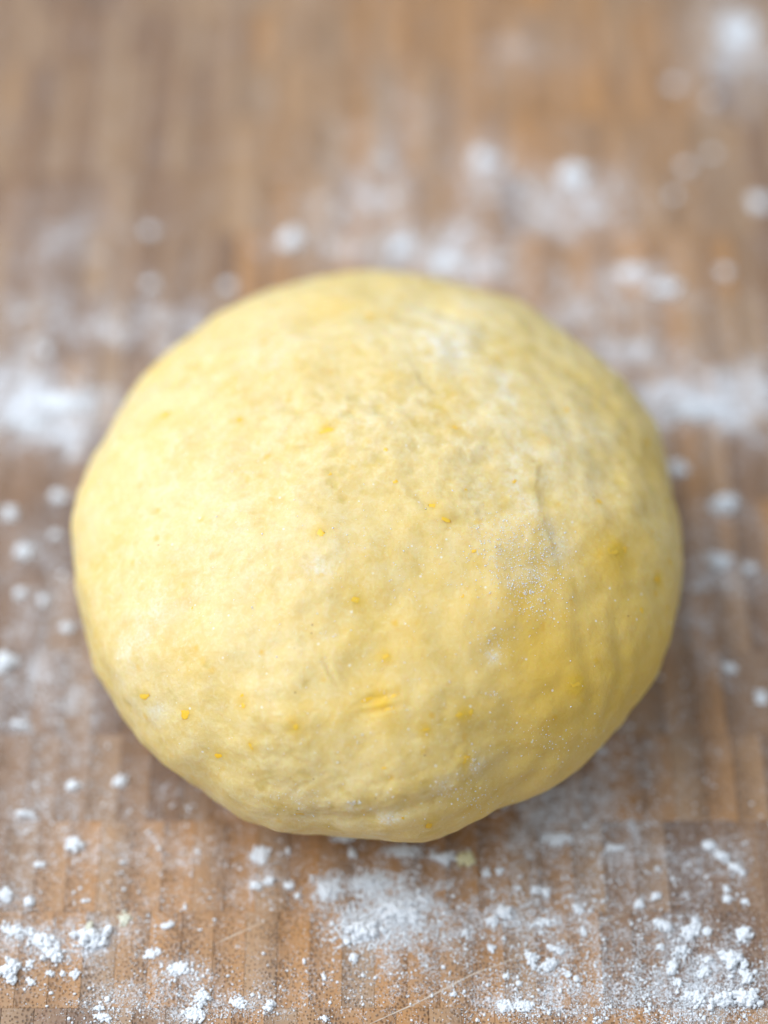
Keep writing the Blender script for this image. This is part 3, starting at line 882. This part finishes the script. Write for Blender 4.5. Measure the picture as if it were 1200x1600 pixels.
# flour clumps, each a thing: px, py, width, height (photograph pixels), turn, character, label
def clump_mesh(w, l, hgt, kind, seed):
    """w, l footprint in metres; kind: 'lump' compact, 'pile' loose and rough, 'ring' broken"""
    r_ = np.random.default_rng(seed)
    n = {'lump': 46, 'pile': 150, 'string': 40}[kind]
    PV, PF = [], []
    base = min(w, l)
    for k in range(n):
        if kind == 'lump':
            rad = base * r_.uniform(.07, .20); u = r_.normal(0, .22, 2)
        elif kind == 'pile':
            rad = base * r_.uniform(.03, .11); u = r_.normal(0, .25, 2)
        else:
            rad = base * r_.uniform(.10, .26); u = np.array([r_.uniform(-.42, .42), r_.normal(0, .12)])
        u = np.clip(u, -.47, .47)
        ed = 1 - min(1, 2.0 * math.hypot(*u)) * .6
        z = hgt * ed * r_.uniform(.15, .75)
        at_ = np.array([u[0] * w, u[1] * l, min(z, hgt)])
        rad = min(rad, max(hgt * .62, base * .06))
        PV.append(ICO_V * rad + at_); PF.append(ICO_F + k * len(ICO_V))
    me = np_mesh('flour_clump', np.concatenate(PV), np.concatenate(PF))
    tmp = bpy.data.objects.new('tmp', me); COL.objects.link(tmp)
    md = tmp.modifiers.new('r', 'REMESH'); md.mode = 'VOXEL'
    md.voxel_size = max(.00016, (w * l) ** .5 / (46 if kind == 'pile' else 32))
    return tmp, me, kind, base, seed

def clump_finish(tmp, me, kind, base, seed, dg):
    out = bpy.data.meshes.new_from_object(tmp.evaluated_get(dg))
    nv = len(out.vertices)
    P = np.empty(nv * 3, np.float32); out.vertices.foreach_get('co', P); P = P.reshape(-1, 3).astype(float)
    N = np.empty(nv * 3, np.float32); out.vertices.foreach_get('normal', N); N = N.reshape(-1, 3)
    amp = base * (.085 if kind != 'pile' else .05)
    P += N * (amp * fbm(P / base * 5 + seed, 3, seed % 50, .65) + .00022 * fbm(P * 1900 + seed, 3, seed % 37))[:, None]
    P[:, 2] = np.maximum(P[:, 2], -.00004)
    out.vertices.foreach_set('co', P.astype(np.float32).ravel())
    out.polygons.foreach_set('use_smooth', np.full(len(out.polygons), True))
    out.update(); out.name = 'flour_clump'
    out.materials.clear(); out.materials.append(FLOUR)
    return out

todo = []
for k, (px, py, w, h, ang, kind, grp, label) in enumerate(CL):
    c = ground(px, py)
    dep = project(c[None, :])[2][0]
    s = dep / F_PX
    sd = abs(c[2] - CAM[2]) / np.linalg.norm(c - CAM)      # sine of the viewing angle
    wm = w * s; lm = h * s / sd * .92
    if grp != FR and kind == 'lump': wm *= .86; lm *= .86
    hm = min(wm, lm) * {'lump': .50, 'pile': .27, 'string': .40}[kind]
    hm = min(hm, .0034)
    if grp == BK: hm *= .55 if kind == 'pile' else .75
    todo.append((clump_mesh(wm * 1.05, lm, hm, kind, 100 + k), (c[0], c[1], .00002), ang, 'flour_clump', FLOUR, label, 'flour clump', grp))
# crumbs of dough that fell off
m = NT('dough_crumb'); m.b.inputs['Base Color'].default_value = (0.78, 0.70, 0.42, 1); m.b.inputs['Roughness'].default_value = .8
CRUMB = m.mat
m = NT('cream_crumb'); m.b.inputs['Base Color'].default_value = (0.72, 0.69, 0.56, 1); m.b.inputs['Roughness'].default_value = .8
CREAM = m.mat
for (px, py, w, h, z, label) in ((725, 1342, 30, 26, 0.0, 'pale yellow dough crumb beside flour in front of the dough'),
                                 (141, 1449, 13, 20, .0009, 'cream dough crumb tipping the peaked flour clump at lower left'),
                                 (195, 1436, 22, 26, 0.0, 'flat pale cream flake lying right of the peaked flour clump')):
    c = ground(px, py, z); s = .58 / F_PX
    todo.append((clump_mesh(w * s, h * s, .0006 if 'flat' in label else .0020, 'lump', 901 + px), tuple(c), 0, 'dough_crumb', CREAM if 'cream' in label else CRUMB, label, 'crumb', None))
dg = bpy.context.evaluated_depsgraph_get(); dg.update()
done = []
for (st, loc, ang, name, mat, label, cat, grp) in todo:
    me = clump_finish(*st, dg); me.materials.clear(); me.materials.append(mat); me.name = name
    done.append(me)
for st, *_ in todo:
    bpy.data.objects.remove(st[0]); bpy.data.meshes.remove(st[1])
for me, (st, loc, ang, name, mat, label, cat, grp) in zip(done, todo):
    o = link(name, me); o.location = loc; o.rotation_euler = (0, 0, -math.radians(ang))
    tag(o, label, cat, grp)

# flour grains clinging to the dough
GP, GR = [], []
for (px, py, rx, ry, n) in ((800, 880, 60, 60, 700), (830, 920, 40, 45, 350), (770, 1010, 25, 30, 120), (790, 830, 60, 30, 250), (745, 1195, 18, 20, 60), (690, 1228, 22, 18, 50),
                            (470, 1250, 40, 20, 80), (615, 1275, 35, 12, 40), (556, 1254, 9, 4, 40), (600, 900, 350, 250, 450), (650, 1150, 250, 100, 300),
                            (700, 550, 50, 25, 200), (640, 880, 60, 60, 70), (860, 860, 30, 40, 200), (735, 1245, 40, 25, 120), (850, 1160, 60, 40, 120), (770, 1085, 15, 6, 30)):
    for _ in range(n):
        p, nr = on_dough(random.gauss(px, rx * .6), random.gauss(py, ry * .6), bvh)
        if p is None: continue
        GP.append(p + np.array(nr) * (.00004 if np.dot(nr, FWD) < 0 else -.00004)); GR.append(min(.00026, max(.00004, random.lognormvariate(math.log(.00011), .40))))
o = grains('clinging_flour', np.array(GP), np.array(GR), dough)
o['kind'] = 'stuff'
